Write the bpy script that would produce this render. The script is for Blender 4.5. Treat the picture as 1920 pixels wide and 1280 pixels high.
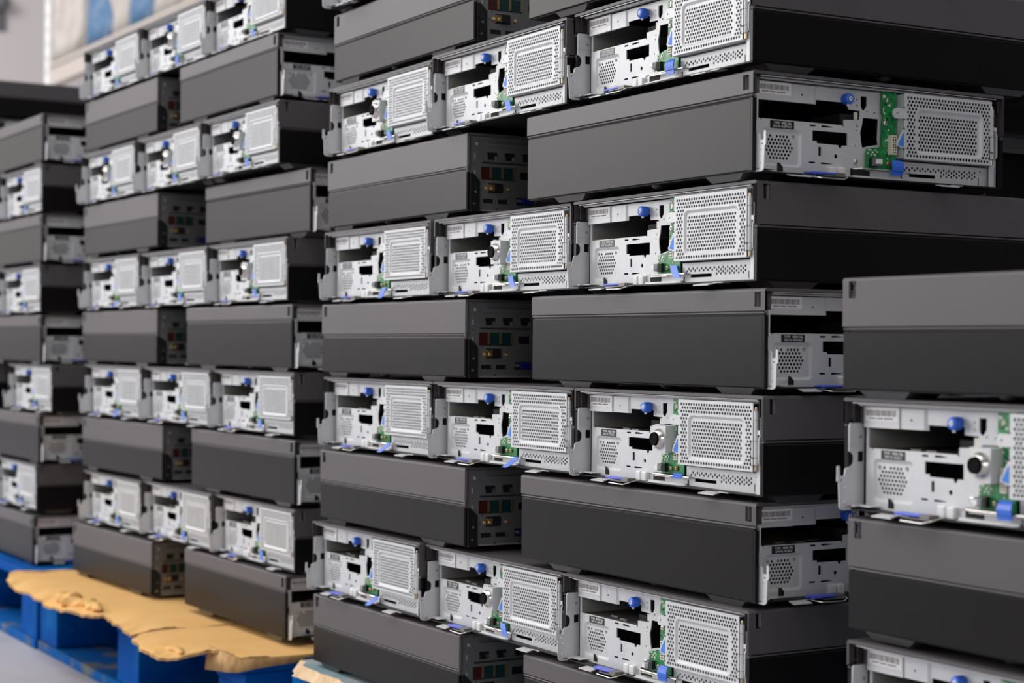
import bpy, bmesh, math, random
from mathutils import Vector, Matrix
from mathutils.geometry import delaunay_2d_cdt
random.seed(7)
for _o in list(bpy.data.objects):
    bpy.data.objects.remove(_o)
SC = bpy.context.scene
COL = SC.collection

# ------------------------------------------------------------------ camera
cam_d = bpy.data.cameras.new('camera')
cam = bpy.data.objects.new('camera', cam_d)
COL.objects.link(cam)
_fw = Vector((-0.86117992, 0.50828964, 0.00328418))
_rt = Vector((0.50829762, 0.86113673, 0.00877827))
_up = Vector((-0.00163377, -0.00922901, 0.99995608))
_m = Matrix.Identity(4)
for _i in range(3):
    _m[_i][0], _m[_i][1], _m[_i][2] = _rt[_i], _up[_i], -_fw[_i]
_m.translation = (1.30566, -1.02753, 0.43327)
cam.matrix_world = _m
cam_d.sensor_width = 36.0
cam_d.lens = 62.682
cam_d.clip_start = 0.05
cam_d.dof.use_dof = True
cam_d.dof.focus_distance = 1.85
cam_d.dof.aperture_fstop = 7.0
SC.camera = cam

# ------------------------------------------------------------------ light
SC.view_settings.view_transform = 'Standard'
SC.view_settings.look = 'None'
SC.view_settings.exposure = 0.0
SC.view_settings.gamma = 1.0
world = bpy.data.worlds.new('hall_daylight')
SC.world = world
world.use_nodes = True
world.node_tree.nodes['Background'].inputs[0].default_value = (0.93, 0.96, 1.0, 1)
world.node_tree.nodes['Background'].inputs[1].default_value = 0.31


def area(name, loc, target, sx, sy, watts, color=(1, 1, 1)):
    l = bpy.data.lights.new(name, 'AREA')
    l.shape = 'RECTANGLE'
    l.size, l.size_y = sx, sy
    l.energy = watts
    l.color = color
    o = bpy.data.objects.new(name, l)
    COL.objects.link(o)
    o.location = loc
    d = Vector(target) - Vector(loc)
    o.rotation_euler = d.to_track_quat('-Z', 'Y').to_euler()
    return o


area('assumed_left_key', (-5.5, -5.0, 2.6), (-0.8, 0, 0.5), 5.0, 3.4, 290, (1.0, 0.985, 0.965))  # assumed area light standing in for broad light from the left; no known door
area('added_reflection_fill', (-13.0, -7.0, 2.7), (-1.0, 0, 0.8), 9.0, 4.4, 125, (1.0, 0.97, 0.96))  # added area light, reflected in the upper side panels; no known window
area('assumed_overhead_key', (-1.0, -2.6, 5.2), (-0.6, 0.2, 0.4), 6.0, 1.6, 150, (1.0, 0.98, 0.95))  # assumed light from above the stacks; no known lamp
area('added_far_fill', (-10.5, -1.6, 5.3), (-11.5, 1.8, 1.4), 4.0, 3.0, 330, (1.0, 0.97, 0.95))  # added fill that brightens the far wall and bales; no known lamp
area('assumed_overhead_side', (4.2, 1.2, 5.0), (0.0, 0.6, 0.5), 1.6, 5.0, 32, (0.97, 0.98, 1.0))  # assumed light from above on the right-facing sides; no known lamp
area('added_side_fill', (5.4, -2.7, 1.45), (0.0, 0.2, 0.6), 2.2, 1.5, 42, (1.0, 0.965, 0.92))  # added low warm fill for the right-facing fronts; no known door


# ------------------------------------------------------------------ materials
def mat(name, col, rough=0.5, metal=0.0, spec=0.5, noise=None, bump=None, alpha=None):
    m = bpy.data.materials.new(name)
    m.use_nodes = True
    nt = m.node_tree
    b = nt.nodes['Principled BSDF']
    b.inputs['Base Color'].default_value = (*col, 1)
    b.inputs['Roughness'].default_value = rough
    b.inputs['Metallic'].default_value = metal
    b.inputs['Specular IOR Level'].default_value = spec
    tc = nt.nodes.new('ShaderNodeTexCoord')
    if noise:  # (scale, second colour, low, high)
        sc, c2, lo, hi = noise
        n = nt.nodes.new('ShaderNodeTexNoise')
        n.inputs['Scale'].default_value = sc
        n.inputs['Detail'].default_value = 6
        r = nt.nodes.new('ShaderNodeValToRGB')
        r.color_ramp.elements[0].position = lo
        r.color_ramp.elements[0].color = (*col, 1)
        r.color_ramp.elements[1].position = hi
        r.color_ramp.elements[1].color = (*c2, 1)
        nt.links.new(tc.outputs['Object'], n.inputs['Vector'])
        nt.links.new(n.outputs['Fac'], r.inputs['Fac'])
        nt.links.new(r.outputs['Color'], b.inputs['Base Color'])
    if bump:  # (scale, strength)
        n2 = nt.nodes.new('ShaderNodeTexNoise')
        n2.inputs['Scale'].default_value = bump[0]
        n2.inputs['Detail'].default_value = 3
        bp = nt.nodes.new('ShaderNodeBump')
        bp.inputs['Strength'].default_value = bump[1]
        bp.inputs['Distance'].default_value = 0.001
        nt.links.new(tc.outputs['Object'], n2.inputs['Vector'])
        nt.links.new(n2.outputs['Fac'], bp.inputs['Height'])
        nt.links.new(bp.outputs['Normal'], b.inputs['Normal'])
    return m


M = {}
M['steel'] = mat('galvanised_steel', (0.67, 0.675, 0.69), 0.45, 0.12, 0.4, (60, (0.625, 0.63, 0.65), 0.35, 0.7))
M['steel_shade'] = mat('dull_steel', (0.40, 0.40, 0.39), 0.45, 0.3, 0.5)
M['cover'] = mat('grey_painted_cover', (0.106, 0.096, 0.102), 0.44, 0, 0.32, (9, (0.098, 0.090, 0.095), 0.35, 0.7))
M['base'] = mat('charcoal_plastic', (0.0100, 0.0086, 0.0093), 0.30, 0, 0.15, (7, (0.0085, 0.0074, 0.0080), 0.4, 0.7))
M['dark'] = mat('black_steel', (0.012, 0.012, 0.012), 0.5, 0, 0.3)
M['inside'] = mat('dark_cavity', (0.020, 0.019, 0.019), 0.7, 0, 0.2)  # near-black, stands in for the shade inside holes and gaps
M['bay'] = mat('bay_steel', (0.22, 0.205, 0.19), 0.5, 0.5, 0.4)
M['rear'] = mat('rear_steel', (0.20, 0.20, 0.21), 0.45, 0.4, 0.4)
M['blue'] = mat('blue_plastic', (0.035, 0.155, 0.72), 0.35, 0, 0.5)
M['bluedark'] = mat('violet_blue_plastic', (0.075, 0.125, 0.72), 0.35, 0, 0.5)
M['bluedecal'] = mat('blue_decal', (0.06, 0.25, 0.80), 0.5, 0, 0.4)
M['pcb'] = mat('green_circuit_board', (0.012, 0.20, 0.055), 0.35, 0, 0.5, (220, (0.03, 0.34, 0.10), 0.45, 0.62))
M['cream'] = mat('cream_connector', (0.75, 0.72, 0.60), 0.5)
M['blackp'] = mat('black_plastic', (0.012, 0.012, 0.013), 0.35)
M['matte'] = mat('matte_black', (0.006, 0.006, 0.006), 0.8, 0, 0.1)
M['greyp'] = mat('grey_plastic', (0.16, 0.16, 0.165), 0.45)
M['white'] = mat('white_plastic', (0.82, 0.82, 0.83), 0.4)
M['paper'] = mat('white_label', (0.86, 0.84, 0.84), 0.55)
M['ink'] = mat('label_ink', (0.10, 0.085, 0.085), 0.6)
M['inkw'] = mat('white_print', (0.80, 0.79, 0.78), 0.6)
M['brass'] = mat('brass', (0.66, 0.52, 0.36), 0.3, 0.9)
M['copper'] = mat('copper', (0.55, 0.26, 0.13), 0.35, 0.8)
M['chrome'] = mat('nickel', (0.78, 0.74, 0.70), 0.22, 0.95)
M['red'] = mat('red_plastic', (0.05, 0.006, 0.004), 0.4)
M['teal'] = mat('teal_plastic', (0.003, 0.034, 0.036), 0.4)
M['vga'] = mat('deep_blue_plastic', (0.01, 0.02, 0.30), 0.4)
M['gold'] = mat('gold_contact', (0.85, 0.60, 0.25), 0.25, 0.9)
M['rubber'] = mat('foot_plastic', (0.045, 0.044, 0.046), 0.32, 0, 0.5)
M['pallet'] = mat('blue_pallet_paint', (0.0, 0.075, 0.36), 0.75, 0, 0.06, (11, (0.001, 0.16, 0.46), 0.46, 0.70), (90, 0.5))
M['worn'] = mat('worn_blue_pallet_paint', (0.0, 0.10, 0.36), 0.75, 0, 0.08, (16, (0.17, 0.17, 0.15), 0.50, 0.68), (90, 0.5))
M['palepallet'] = mat('faded_blue_wood', (0.22, 0.36, 0.42), 0.7, 0, 0.3, (26, (0.36, 0.40, 0.40), 0.4, 0.65), (110, 0.5))
M['rawwood'] = mat('splintered_wood', (0.72, 0.47, 0.26), 0.75, 0, 0.3, (60, (0.86, 0.66, 0.44), 0.35, 0.7), (150, 0.6))
M['card'] = mat('brown_cardboard', (0.88, 0.50, 0.175), 0.75, 0, 0.2, (10, (0.92, 0.56, 0.225), 0.35, 0.7), (220, 0.35))
M['cardedge'] = mat('torn_edge_and_flap_shade', (0.60, 0.37, 0.17), 0.85, 0, 0.2, (70, (0.40, 0.23, 0.09), 0.4, 0.65))
M['floor'] = mat('grey_concrete', (0.50, 0.49, 0.53), 0.55, 0, 0.4, (2.6, (0.36, 0.355, 0.39), 0.42, 0.68))
M['wall'] = mat('pale_grey_wall', (0.80, 0.745, 0.74), 0.8)
M['darkwall'] = mat('dark_grey_wall', (0.06, 0.06, 0.062), 0.85)
M['rackbeam'] = mat('beige_beam_paint', (0.56, 0.50, 0.46), 0.6)
M['rackpost'] = mat('white_post_paint', (0.85, 0.85, 0.85), 0.5)
M['wrap'] = mat('beige_wrapped_cloth', (0.56, 0.51, 0.47), 0.5, 0, 0.5, (7, (0.33, 0.29, 0.26), 0.45, 0.75), (14, 1.0))
M['bluewrap'] = mat('blue_wrapped_drum', (0.055, 0.17, 0.34), 0.4, 0, 0.5, (12, (0.20, 0.30, 0.44), 0.45, 0.7), (20, 0.8))


# ------------------------------------------------------------------ mesh helper (millimetres in, metres out)
class MB:
    def __init__(s):
        s.v, s.f, s.mi, s.sm = [], [], [], []

    def add(s, vs, fs, m=0, smooth=False):
        o = len(s.v)
        s.v += [tuple(p) for p in vs]
        for f in fs:
            s.f.append(tuple(o + i for i in f))
            s.mi.append(m)
            s.sm.append(smooth)

    def box(s, x0, x1, y0, y1, z0, z1, m=0):
        vs = [(x, y, z) for x in (x0, x1) for y in (y0, y1) for z in (z0, z1)]
        s.add(vs, [(0, 1, 3, 2), (4, 6, 7, 5), (0, 4, 5, 1), (2, 3, 7, 6), (0, 2, 6, 4), (1, 5, 7, 3)], m)

    def hexa(s, a, b, m=0):  # two quads (lists of 4 points) joined
        s.add(list(a) + list(b), [(0, 1, 2, 3), (7, 6, 5, 4), (0, 4, 5, 1), (1, 5, 6, 2), (2, 6, 7, 3), (3, 7, 4, 0)], m)

    def plate(s, outer, holes, t, m=0, fn=None, back=False, rim=True):
        """flat sheet with cut-outs; fn(u, v, d) places a point, d = depth behind the face"""
        fn = fn or (lambda u, v, d: (u, d, v))
        pts, eds = [], []
        loops = [outer] + list(holes)
        for lp in loops:
            o = len(pts)
            n = len(lp)
            pts += [Vector((p[0], p[1])) for p in lp]
            eds += [(o + i, o + (i + 1) % n) for i in range(n)]
        vs, es, fs, _ov, oe, _of = delaunay_2d_cdt(pts, eds, [], 0, 1e-5)
        wall = {frozenset(e) for e, o in zip(es, oe) if o}
        near = {}
        for k, f in enumerate(fs):
            for i in range(len(f)):
                near.setdefault(frozenset((f[i], f[i - 1])), []).append(k)
        par = {}
        todo = []
        for e, ks in near.items():
            if len(ks) == 1 and ks[0] not in par:
                par[ks[0]] = 1 if e in wall else 0
                todo.append(ks[0])
        while todo:
            k = todo.pop()
            f = fs[k]
            for i in range(len(f)):
                e = frozenset((f[i], f[i - 1]))
                for k2 in near[e]:
                    if k2 not in par:
                        par[k2] = par[k] ^ (1 if e in wall else 0)
                        todo.append(k2)
        fs = [f for k, f in enumerate(fs) if par[k]]
        s.add([fn(p[0], p[1], 0) for p in vs], fs, m)
        if back:
            s.add([fn(p[0], p[1], t) for p in vs], [tuple(reversed(f)) for f in fs], m)
        if rim and t:
            for lp in loops:
                n = len(lp)
                s.add([fn(p[0], p[1], 0) for p in lp] + [fn(p[0], p[1], t) for p in lp],
                      [(i, (i + 1) % n, n + (i + 1) % n, n + i) for i in range(n)], m)

    def prism(s, prof, y0, y1, m=0):  # closed (x, z) outline pushed along y
        n = len(prof)
        s.add([(p[0], y0, p[1]) for p in prof] + [(p[0], y1, p[1]) for p in prof],
              [(i, (i + 1) % n, n + (i + 1) % n, n + i) for i in range(n)] + [tuple(range(n)), tuple(range(2 * n - 1, n - 1, -1))], m)

    def lathe(s, c, axis, prof, n=20, m=0, smooth=True):
        """prof = [(t, r)...] along axis from c"""
        a = Vector(axis).normalized()
        q = a.to_track_quat('Z', 'Y')
        vs, fs = [], []
        for t, r in prof:
            for i in range(n):
                w = 2 * math.pi * i / n
                p = Vector(c) + a * t + q @ Vector((r * math.cos(w), r * math.sin(w), 0))
                vs.append(p)
        for k in range(len(prof) - 1):
            for i in range(n):
                j = (i + 1) % n
                fs.append((k * n + i, k * n + j, (k + 1) * n + j, (k + 1) * n + i))
        s.add(vs, fs, m, smooth)
        o = len(prof) - 1
        s.add(vs[:n], [tuple(range(n))], m)
        s.add(vs[o * n:], [tuple(range(n))], m)

    def cyl(s, c0, c1, r, n=16, m=0, smooth=True):
        d = Vector(c1) - Vector(c0)
        s.lathe(c0, d, [(0, r), (d.length, r)], n, m, smooth)

    def tube(s, pts, r, n=8, m=0):
        for a, b in zip(pts, pts[1:]):
            s.cyl(a, b, r, n, m)

    def mesh(s, name, mats, bevel=0, off=(0, 0, 0), merge=False):
        me = bpy.data.meshes.new(name)
        me.from_pydata([((p[0] - off[0]) / 1000, (p[1] - off[1]) / 1000, (p[2] - off[2]) / 1000) for p in s.v], [], s.f)
        for k in mats:
            me.materials.append(M[k])
        for p, i, sm in zip(me.polygons, s.mi, s.sm):
            p.material_index = i
            p.use_smooth = sm
        bm = bmesh.new()
        bm.from_mesh(me)
        if merge:
            bmesh.ops.remove_doubles(bm, verts=bm.verts, dist=1e-6)
        bmesh.ops.recalc_face_normals(bm, faces=bm.faces)
        if bevel:
            es = [e for e in bm.edges if len(e.link_faces) == 2 and e.calc_face_angle(0) > 0.6]
            bmesh.ops.bevel(bm, geom=es, offset=bevel / 1000, segments=2, affect='EDGES', profile=0.5)
        bm.to_mesh(me)
        bm.free()
        return me


def link(name, data, parent=None, loc=(0, 0, 0), rz=0.0):
    o = bpy.data.objects.new(name, data)
    COL.objects.link(o)
    o.location = loc
    o.rotation_euler = (0, 0, rz)
    if parent:
        o.parent = parent
    return o


def tag(o, label=None, cat=None, group=None, kind=None):
    if label:
        o['label'] = label
    if cat:
        o['category'] = cat
    if group:
        o['group'] = group
    if kind:
        o['kind'] = kind
    return o


def circ(x, z, r, n=10, ph=0.0):
    return [(x + r * math.cos(ph + 2 * math.pi * i / n), z + r * math.sin(ph + 2 * math.pi * i / n)) for i in range(n)]


def rect(x0, x1, z0, z1):
    return [(x0, z0), (x1, z0), (x1, z1), (x0, z1)]


def rrect(x0, x1, z0, z1, r, n=4):
    p = []
    for cx, cz, a in ((x1 - r, z0 + r, -90), (x1 - r, z1 - r, 0), (x0 + r, z1 - r, 90), (x0 + r, z0 + r, 180)):
        for i in range(n + 1):
            w = math.radians(a + 90 * i / n)
            p.append((cx + r * math.cos(w), cz + r * math.sin(w)))
    return p


def ring(mb, a, ya, b, yb, m=0):  # sloped wall between two outlines of equal length
    n = len(a)
    mb.add([(p[0], ya, p[1]) for p in a] + [(p[0], yb, p[1]) for p in b],
           [(i, (i + 1) % n, n + (i + 1) % n, n + i) for i in range(n)], m)


# ------------------------------------------------------------------ one computer, front at y = 0, left edge x = 0, cover bottom z = 0 (mm)
W, D, FOOT = 315.3, 408.4, 7.0
OFF = (W / 2, D / 2, -FOOT)
PM = {}      # part name -> mesh


def part(name, mb, mats, bevel=0, merge=False):
    PM[name] = mb.mesh(name, mats, bevel, OFF, merge)


# top cover: shallow on the left (22 mm), deep on the right (42 mm), a latch slot in each side
b = MB()
arcL = [(2.6 - 2.6 * math.cos(math.radians(a)), 89.4 + 2.6 * math.sin(math.radians(a))) for a in (0, 22, 45, 68, 90)]
arcR = [(W - x, z) for x, z in reversed(arcL)]
top = arcL + arcR
n = len(top)
b.add([(x, 0, z) for x, z in top] + [(x, D, z) for x, z in top], [(i, i + 1, n + i + 1, n + i) for i in range(n - 1)], 0)
inn = [(2.6, 89.0), (W - 2.6, 89.0)]
b.add([(2.6, 0, 89), (W - 2.6, 0, 89), (2.6, D, 89), (W - 2.6, D, 89)], [(0, 1, 3, 2)], 1)
b.plate(rect(0, D, 71.2, 89.4), [rect(6.2, 15.2, 74.6, 88.4)], 2.4, 0, lambda u, v, d: (d, u, v))
b.plate(rect(0, D, 51.6, 89.4), [rect(7.6, 16.2, 75.0, 89.0)], 2.4, 0, lambda u, v, d: (W - d, u, v))
fr = [(0, 71.2)] + arcL + arcR + [(W, 51.6), (W - 2.6, 51.6), (W - 2.6, 89.0), (2.6, 89.0), (2.6, 71.2)]
b.plate(fr, [], 0.0, 0, rim=False)
b.plate(fr, [], 0.0, 0, lambda u, v, d: (u, D, v), rim=False)
# inner lining behind the slots, and folded hooks seen inside them
b.cyl((W - 2.4, D - 1.2, 51.8), (W - 2.4, D - 1.2, 89.2), 2.2, 12, 0)
b.cyl((2.4, D - 1.2, 71.4), (2.4, D - 1.2, 89.2), 2.2, 12, 0)
b.box(9, 9.6, 3, 30, 72, 89, 2)
b.box(W - 9.6, W - 9, 3, 30, 72, 89, 2)
b.box(W - 7, W - 2.8, 16.4, 17.4, 75.2, 88.5, 3)
b.box(W - 8.8, W - 6.0, 11.8, 12.6, 75.2, 88.0, 3)
b.box(2.8, 7, 15.4, 16.4, 74.8, 88.0, 3)
# folded flange under the front lip
b.box(13, W - 12, 4.5, 26, 86.6, 87.3, 3)
b.box(10, W - 10, 1.0, 2.6, 87.7, 88.3, 4)
b.box(13, W - 14, 6.0, 7.0, 85.9, 86.5, 4)
for x in (7.6, 9.6, 11.4):
    b.box(x, x + 0.7, 10, 40, 72, 88.5, 0)
part('top_cover', b, ['cover', 'inside', 'dark', 'steel_shade', 'steel'])


def side_panel(zt, s):
    """lower side: ridge, groove and tall plain panel; s = +1 left side, -1 right side"""
    q = MB()
    X = (lambda x: x) if s > 0 else (lambda x: W - x)
    def pr(prof, y0, y1, m):
        q.prism([(X(x), z) for x, z in prof], y0, y1, m)
    pr([(0.2, zt - 1.4), (1.0, zt - 0.2), (3.5, zt - 0.2), (3.5, 0.0), (1.2, 0.0), (0.3, 0.8)], 4.0, D - 2.2, 0)
    pr([(0.1, zt + 1.6), (0.5, zt + 2.4), (3.0, zt + 2.4), (3.0, zt + 0.9), (0.6, zt + 0.9)], 1.0, D - 0.5, 2)
    pr([(2.2, zt - 1), (2.2, zt + 4.6), (3.6, zt + 4.6), (3.6, zt - 1)], 5.0, D - 1, 1)
    q.cyl((X(2.3), D - 2.4, 0.2), (X(2.3), D - 2.4, zt - 0.4), 2.1, 12, 0)
    # rolled end of the panel edge at the front and rear corner
    q.cyl((X(2.6), 4.2, zt - 1.0), (X(2.6), 4.2, zt + 2.6), 1.9, 10, 0)
    q.box(min(X(0.4), X(4.8)), max(X(0.4), X(4.8)), 1.0, 6.0, 0.2, zt - 0.6, 0)
    return q


part('left_side_panel', side_panel(67.4, 1), ['base', 'dark', 'cover'])
part('right_side_panel', side_panel(47.8, -1), ['base', 'dark', 'cover'])

b = MB()
b.box(3, W - 3, 3, D - 2, -0.8, 0.6)
part('bottom_plate', b, ['dark'])


def foot(x0, x1, y0, y1, ch):
    q = MB()
    q.hexa([(x0, y0, 0), (x1, y0, 0), (x1, y1, 0), (x0, y1, 0)],
           [(x0 + 2, y0 + ch, -FOOT), (x1 - 2, y0 + ch, -FOOT), (x1 - 2, y1 - ch, -FOOT), (x0 + 2, y1 - ch, -FOOT)])
    return q


part('foot_front_left', foot(3, 40, 17, 78, 9), ['rubber'])
part('foot_front_right', foot(W - 40, W - 3, 17, 78, 9), ['rubber'])
part('foot_rear_left', foot(3, 40, 290, 356, 9), ['rubber'])
part('foot_rear_right', foot(W - 40, W - 3, 290, 356, 9), ['rubber'])
for sd, x in (('left', 14), ('right', W - 14)):
    b = MB()
    b.lathe((x, 171, 0), (0, 0, -1), [(0, 7), (2.5, 6.6), (4.2, 4.5), (5, 1.5)], 14)
    part('support_stud_' + sd, b, ['rubber'])

# ---- front panel
HX, HZ = 3.94, 3.38
fan = []
for r, (cnt, z) in enumerate(((6, 35.2), (7, 31.8), (8, 28.4), (9, 25.05), (8, 21.7), (7, 18.3), (6, 14.9))):
    for i in range(cnt):
        if r == 0 and i == 1:
            continue
        fan.append((42.45 + (i - (cnt - 1) / 2) * HX, z))
b = MB()
outer = [(12.6, 0.8), (25, 0.8), (68, 0.3), (119, 0.0), (128, 2.0), (128, 10.0), (151.5, 10.5), (151.5, 31), (164, 32), (168.5, 36), (168.5, 86), (12.6, 86)]
opening = [(15.6, 50.5), (19.6, 50.5), (19.9, 49.4), (21.2, 49.4), (21.5, 50.6), (117, 50.6), (118.2, 49.0), (119.3, 49.0), (119.3, 56), (138.8, 57), (139.6, 65.8), (125, 66.4), (125, 72.4), (78.2, 72.4), (78.0, 68.0), (15.6, 67.8)]
holes = [opening,
         [(81.4, 43.4), (81.5, 33.4), (86.7, 33.4), (86.7, 31.4), (112.9, 31.2), (114.0, 28.8), (115.4, 28.0), (116.9, 28.8), (117.8, 31.2), (124.1, 31.2), (124.1, 43.5)],
         rect(77.9, 85.2, 47.0, 48.7), [(92.2, 47.0), (99, 47.2), (106, 47.5), (106, 48.0), (99, 48.9), (92.2, 48.9)],
         rect(88.7, 92.3, 19.6, 28.2), circ(110.2, 20.5, 2.1, 12),
         rect(77.4, 85.0, 12.2, 13.8), [(91.9, 11.9), (98.5, 12.2), (105.5, 12.6), (105.5, 13.1), (98.5, 13.7), (91.9, 13.8)],
         [(140.2, 80.1), (140.4, 69.6), (142.4, 67.0), (144.8, 66.8), (148.0, 71.4), (148.0, 80.1)],
         circ(135.4, 76.4, 0.9, 8), circ(134.9, 46.8, 0.8, 8), circ(148.2, 65.7, 1.0, 8), circ(157.6, 65.2, 1.2, 8), circ(133.7, 32.0, 0.9, 8), circ(67.3, 75.5, 1.0, 8),
         [(143.3, 59.6), (142.0, 52), (139.9, 45.7), (141.0, 36), (142.7, 30.5), (150, 32.6), (162.6, 34.7), (161.6, 40), (161.9, 46), (162.6, 59.6)],
         rrect(21.6, 68.4, 7.0, 42.2, 4)]
b.plate(outer, holes, 1.1, 0, lambda u, v, d: (u, 14 + d, v))
A, Bq = rrect(21.6, 68.4, 7.0, 42.2, 4), rrect(23.9, 65.6, 9.6, 39.2, 3)
ring(b, A, 14, Bq, 15.6)
b.plate(Bq, [circ(x, z, 1.42, 10, .3) for x, z in fan], 0.9, 0, lambda u, v, d: (u, 15.6 + d, v))
for x, z in ((27.1, 35.6), (59.6, 36.0)):
    b.lathe((x, 15.7, z), (0, -1, 0), [(0, 1.7), (0.7, 1.7), (0.7, 0.9), (0.2, 0.8)], 12, 1)
for x, z in ((26.4, 14.6), (59.0, 14.2)):
    b.lathe((x, 15.7, z), (0, -1, 0), [(0, 0.7), (0.4, 0.5)], 8, 0)
for x, z in ((135.5, 70.8), (135.7, 51.2)):
    b.lathe((x, 14.1, z), (0, -1, 0), [(0, 1.5), (0.25, 1.5)], 12, 1)
b.add([(39.4, 13.7, 2.4), (46.4, 13.7, 2.4), (46.3, 13.7, 6.6), (42.6, 13.7, 10.2), (39.9, 13.7, 10.6), (39.4, 13.7, 9.4)], [(0, 1, 2, 3, 4, 5)], 2)  # dark patch painted where the latch recess would be in shade
# raised upper-left plates and the crease beside them
b.box(12.2, 54.3, 11.6, 14.2, 67.8, 85.0)
b.hexa([(55.0, 12.6, 68.0), (81.6, 12.6, 68.0), (81.6, 12.6, 84.6), (55.0, 12.6, 84.6)], [(55.0, 14.2, 68.0), (85.5, 14.4, 68.0), (85.5, 14.4, 84.6), (55.0, 14.2, 84.6)])
b.lathe((67.3, 12.65, 75.5), (0, -1, 0), [(0, 1.0), (0.1, 1.0)], 10, 2)
b.box(13, 168, 14, 24, 85.2, 86.0)
# dark backing boxes; their near-black colour stands in for shade behind the openings
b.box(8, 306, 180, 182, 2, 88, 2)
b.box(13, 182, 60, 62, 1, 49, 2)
part('front_panel', b, ['steel', 'steel_shade', 'inside'])

b = MB()   # empty drive bay behind the wide opening
b.add([(15.4, 15, 49.6), (139.5, 15, 49.6), (139.5, 175, 49.6), (15.4, 175, 49.6)], [(0, 1, 2, 3)], 0)
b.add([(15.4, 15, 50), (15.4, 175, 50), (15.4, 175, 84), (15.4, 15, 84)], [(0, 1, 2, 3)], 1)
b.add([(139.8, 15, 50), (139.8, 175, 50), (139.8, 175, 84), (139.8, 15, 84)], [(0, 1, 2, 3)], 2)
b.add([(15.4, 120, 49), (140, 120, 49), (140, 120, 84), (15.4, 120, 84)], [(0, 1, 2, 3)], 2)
for x, y in ((48, 30), (70, 26), (96, 36)):
    b.box(x, x + 12, y, y + 5, 49.6, 51.2, 0)
b.box(117, 139, 17, 60, 50, 62, 2)
b.box(133.5, 137.8, 15.6, 16.4, 57.5, 64.5, 3)
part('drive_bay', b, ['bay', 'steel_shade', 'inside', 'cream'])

b = MB()   # barcode sticker
b.box(13.2, 53.4, 11.3, 11.6, 73.4, 84.6, 0)
x = 14.6
rnd = random.Random(3)
while x < 50.6:
    w = rnd.choice((0.28, 0.28, 0.42, 0.7))
    b.box(x, x + w, 11.24, 11.4, 77.6, 82.4, 1)
    x += w + rnd.choice((0.32, 0.32, 0.5, 0.75))
x = 18.5
while x < 46:
    w = rnd.choice((0.5, 0.7, 0.9))
    if not 26 < x < 27.5 and not 34.5 < x < 36:
        b.box(x, x + w, 11.24, 11.4, 75.0, 76.3, 1)
    x += w + 0.35
part('barcode_label', b, ['paper', 'ink'])
b = MB()
b.box(30.9, 59.0, 13.6, 14.0, 42.3, 49.6)
part('serial_label', b, ['blackp'])

b = MB()   # blue thumb screw
b.lathe((119.8, 14, 75.2), (0, -1, 0), [(0, 3.4), (1.2, 3.4), (1.2, 5.0), (8.6, 5.0), (9.4, 4.5), (9.6, 2.4)], 24)
b.lathe((119.8, 4.5, 75.2), (0, -1, 0), [(0, 2.2), (0.4, 2.1), (0.4, 0.9), (0.1, 0.7)], 16, 1)
b.lathe((119.8, 4.3, 75.2), (0, -1, 0), [(0, 0.8), (0.1, 0.8)], 8, 2)
b.cyl((119.5, 8, 70.8), (119.5, 8, 68.2), 1.3, 10, 1)
for i in range(24):
    w = 2 * math.pi * i / 24
    cx, cz = 119.8 + 5.0 * math.cos(w), 75.2 + 5.0 * math.sin(w)
    b.box(cx - .22, cx + .22, 6, 12.5, cz - .22, cz + .22)
part('thumb_screw', b, ['blue', 'white', 'ink'])

# side brackets of the chassis, standing proud of the cover at the bottom, with a hook
out = [(17, 3), (17, 70), (15.5, 71), (2, 71), (0.6, 69.6), (0.6, 47.6), (2.8, 46.8), (4.9, 44.5), (5.5, 41.5), (5.0, 37.5), (3.2, 35.2), (0, 34.4), (-2.6, 33.6), (-3.6, 31.8),
       (-3.9, 28.6), (-4.6, 27.4), (-8.2, 27.3), (-9.0, 28.4), (-9.3, 35.6), (-12.0, 35.6), (-12.2, 23), (-10.4, 22), (-9.4, 2), (-8.4, 0), (-5, -1.2), (6, -0.8), (8, 1.5)]
hl = [circ(6.3, 60, 1.2, 10), rect(10.2, 16.6, 38.6, 47.2), circ(-4.6, 18.4, .8, 8), circ(-4.9, 6.4, .8, 8), rect(-8.2, -5.2, 23.4, 24.5)]
b = MB()
b.plate(out, hl, 1.0, 0, lambda u, v, d: (6.6 - d, u, v), back=True)
b.box(6.6, 7.1, 1.2, 16.8, 54.4, 71, 0)
b.lathe((7.1, 12.6, 59.6), (1, 0, 0), [(0, 1.7), (0.1, 1.7)], 12, 1)
b.box(4.4, 30, 3.0, 13.6, 2.6, 3.4, 0)
b.box(12, 16, -1.5, 3.0, 2.4, 3.4, 0)
b.box(5.6, 6.6, -3, 12, 1.2, 2.0, 2)
for z in (41, 43, 45):
    b.box(5.0, 5.6, 9.5, 17, z - .3, z + .3, 3)
b.box(3.9, 4.4, 8, 18, 37, 49, 3)
part('left_bracket', b, ['steel', 'steel_shade', 'dark', 'blackp'])
b = MB()
b.plate([(5, 1), (5, 20), (8, 24), (8, 27), (2.2, 29), (1.6, 31), (1.6, 52), (3.4, 56), (3.0, 59.5), (4.4, 60.6), (26, 60.6), (26, 1)], [circ(10, 44, 2.2, 10)], 1.0, 0, lambda u, v, d: (W - 8.4 + d, u, v), back=True)
b.box(W - 15, W - 6.2, 5, 6, 0.4, 28)
b.box(W - 11, W - 7.4, 2.6, 3.4, 56, 60)
b.box(W - 14, W - 6.4, 12, 13, 28, 84)
part('right_bracket', b, ['steel'])

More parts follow.
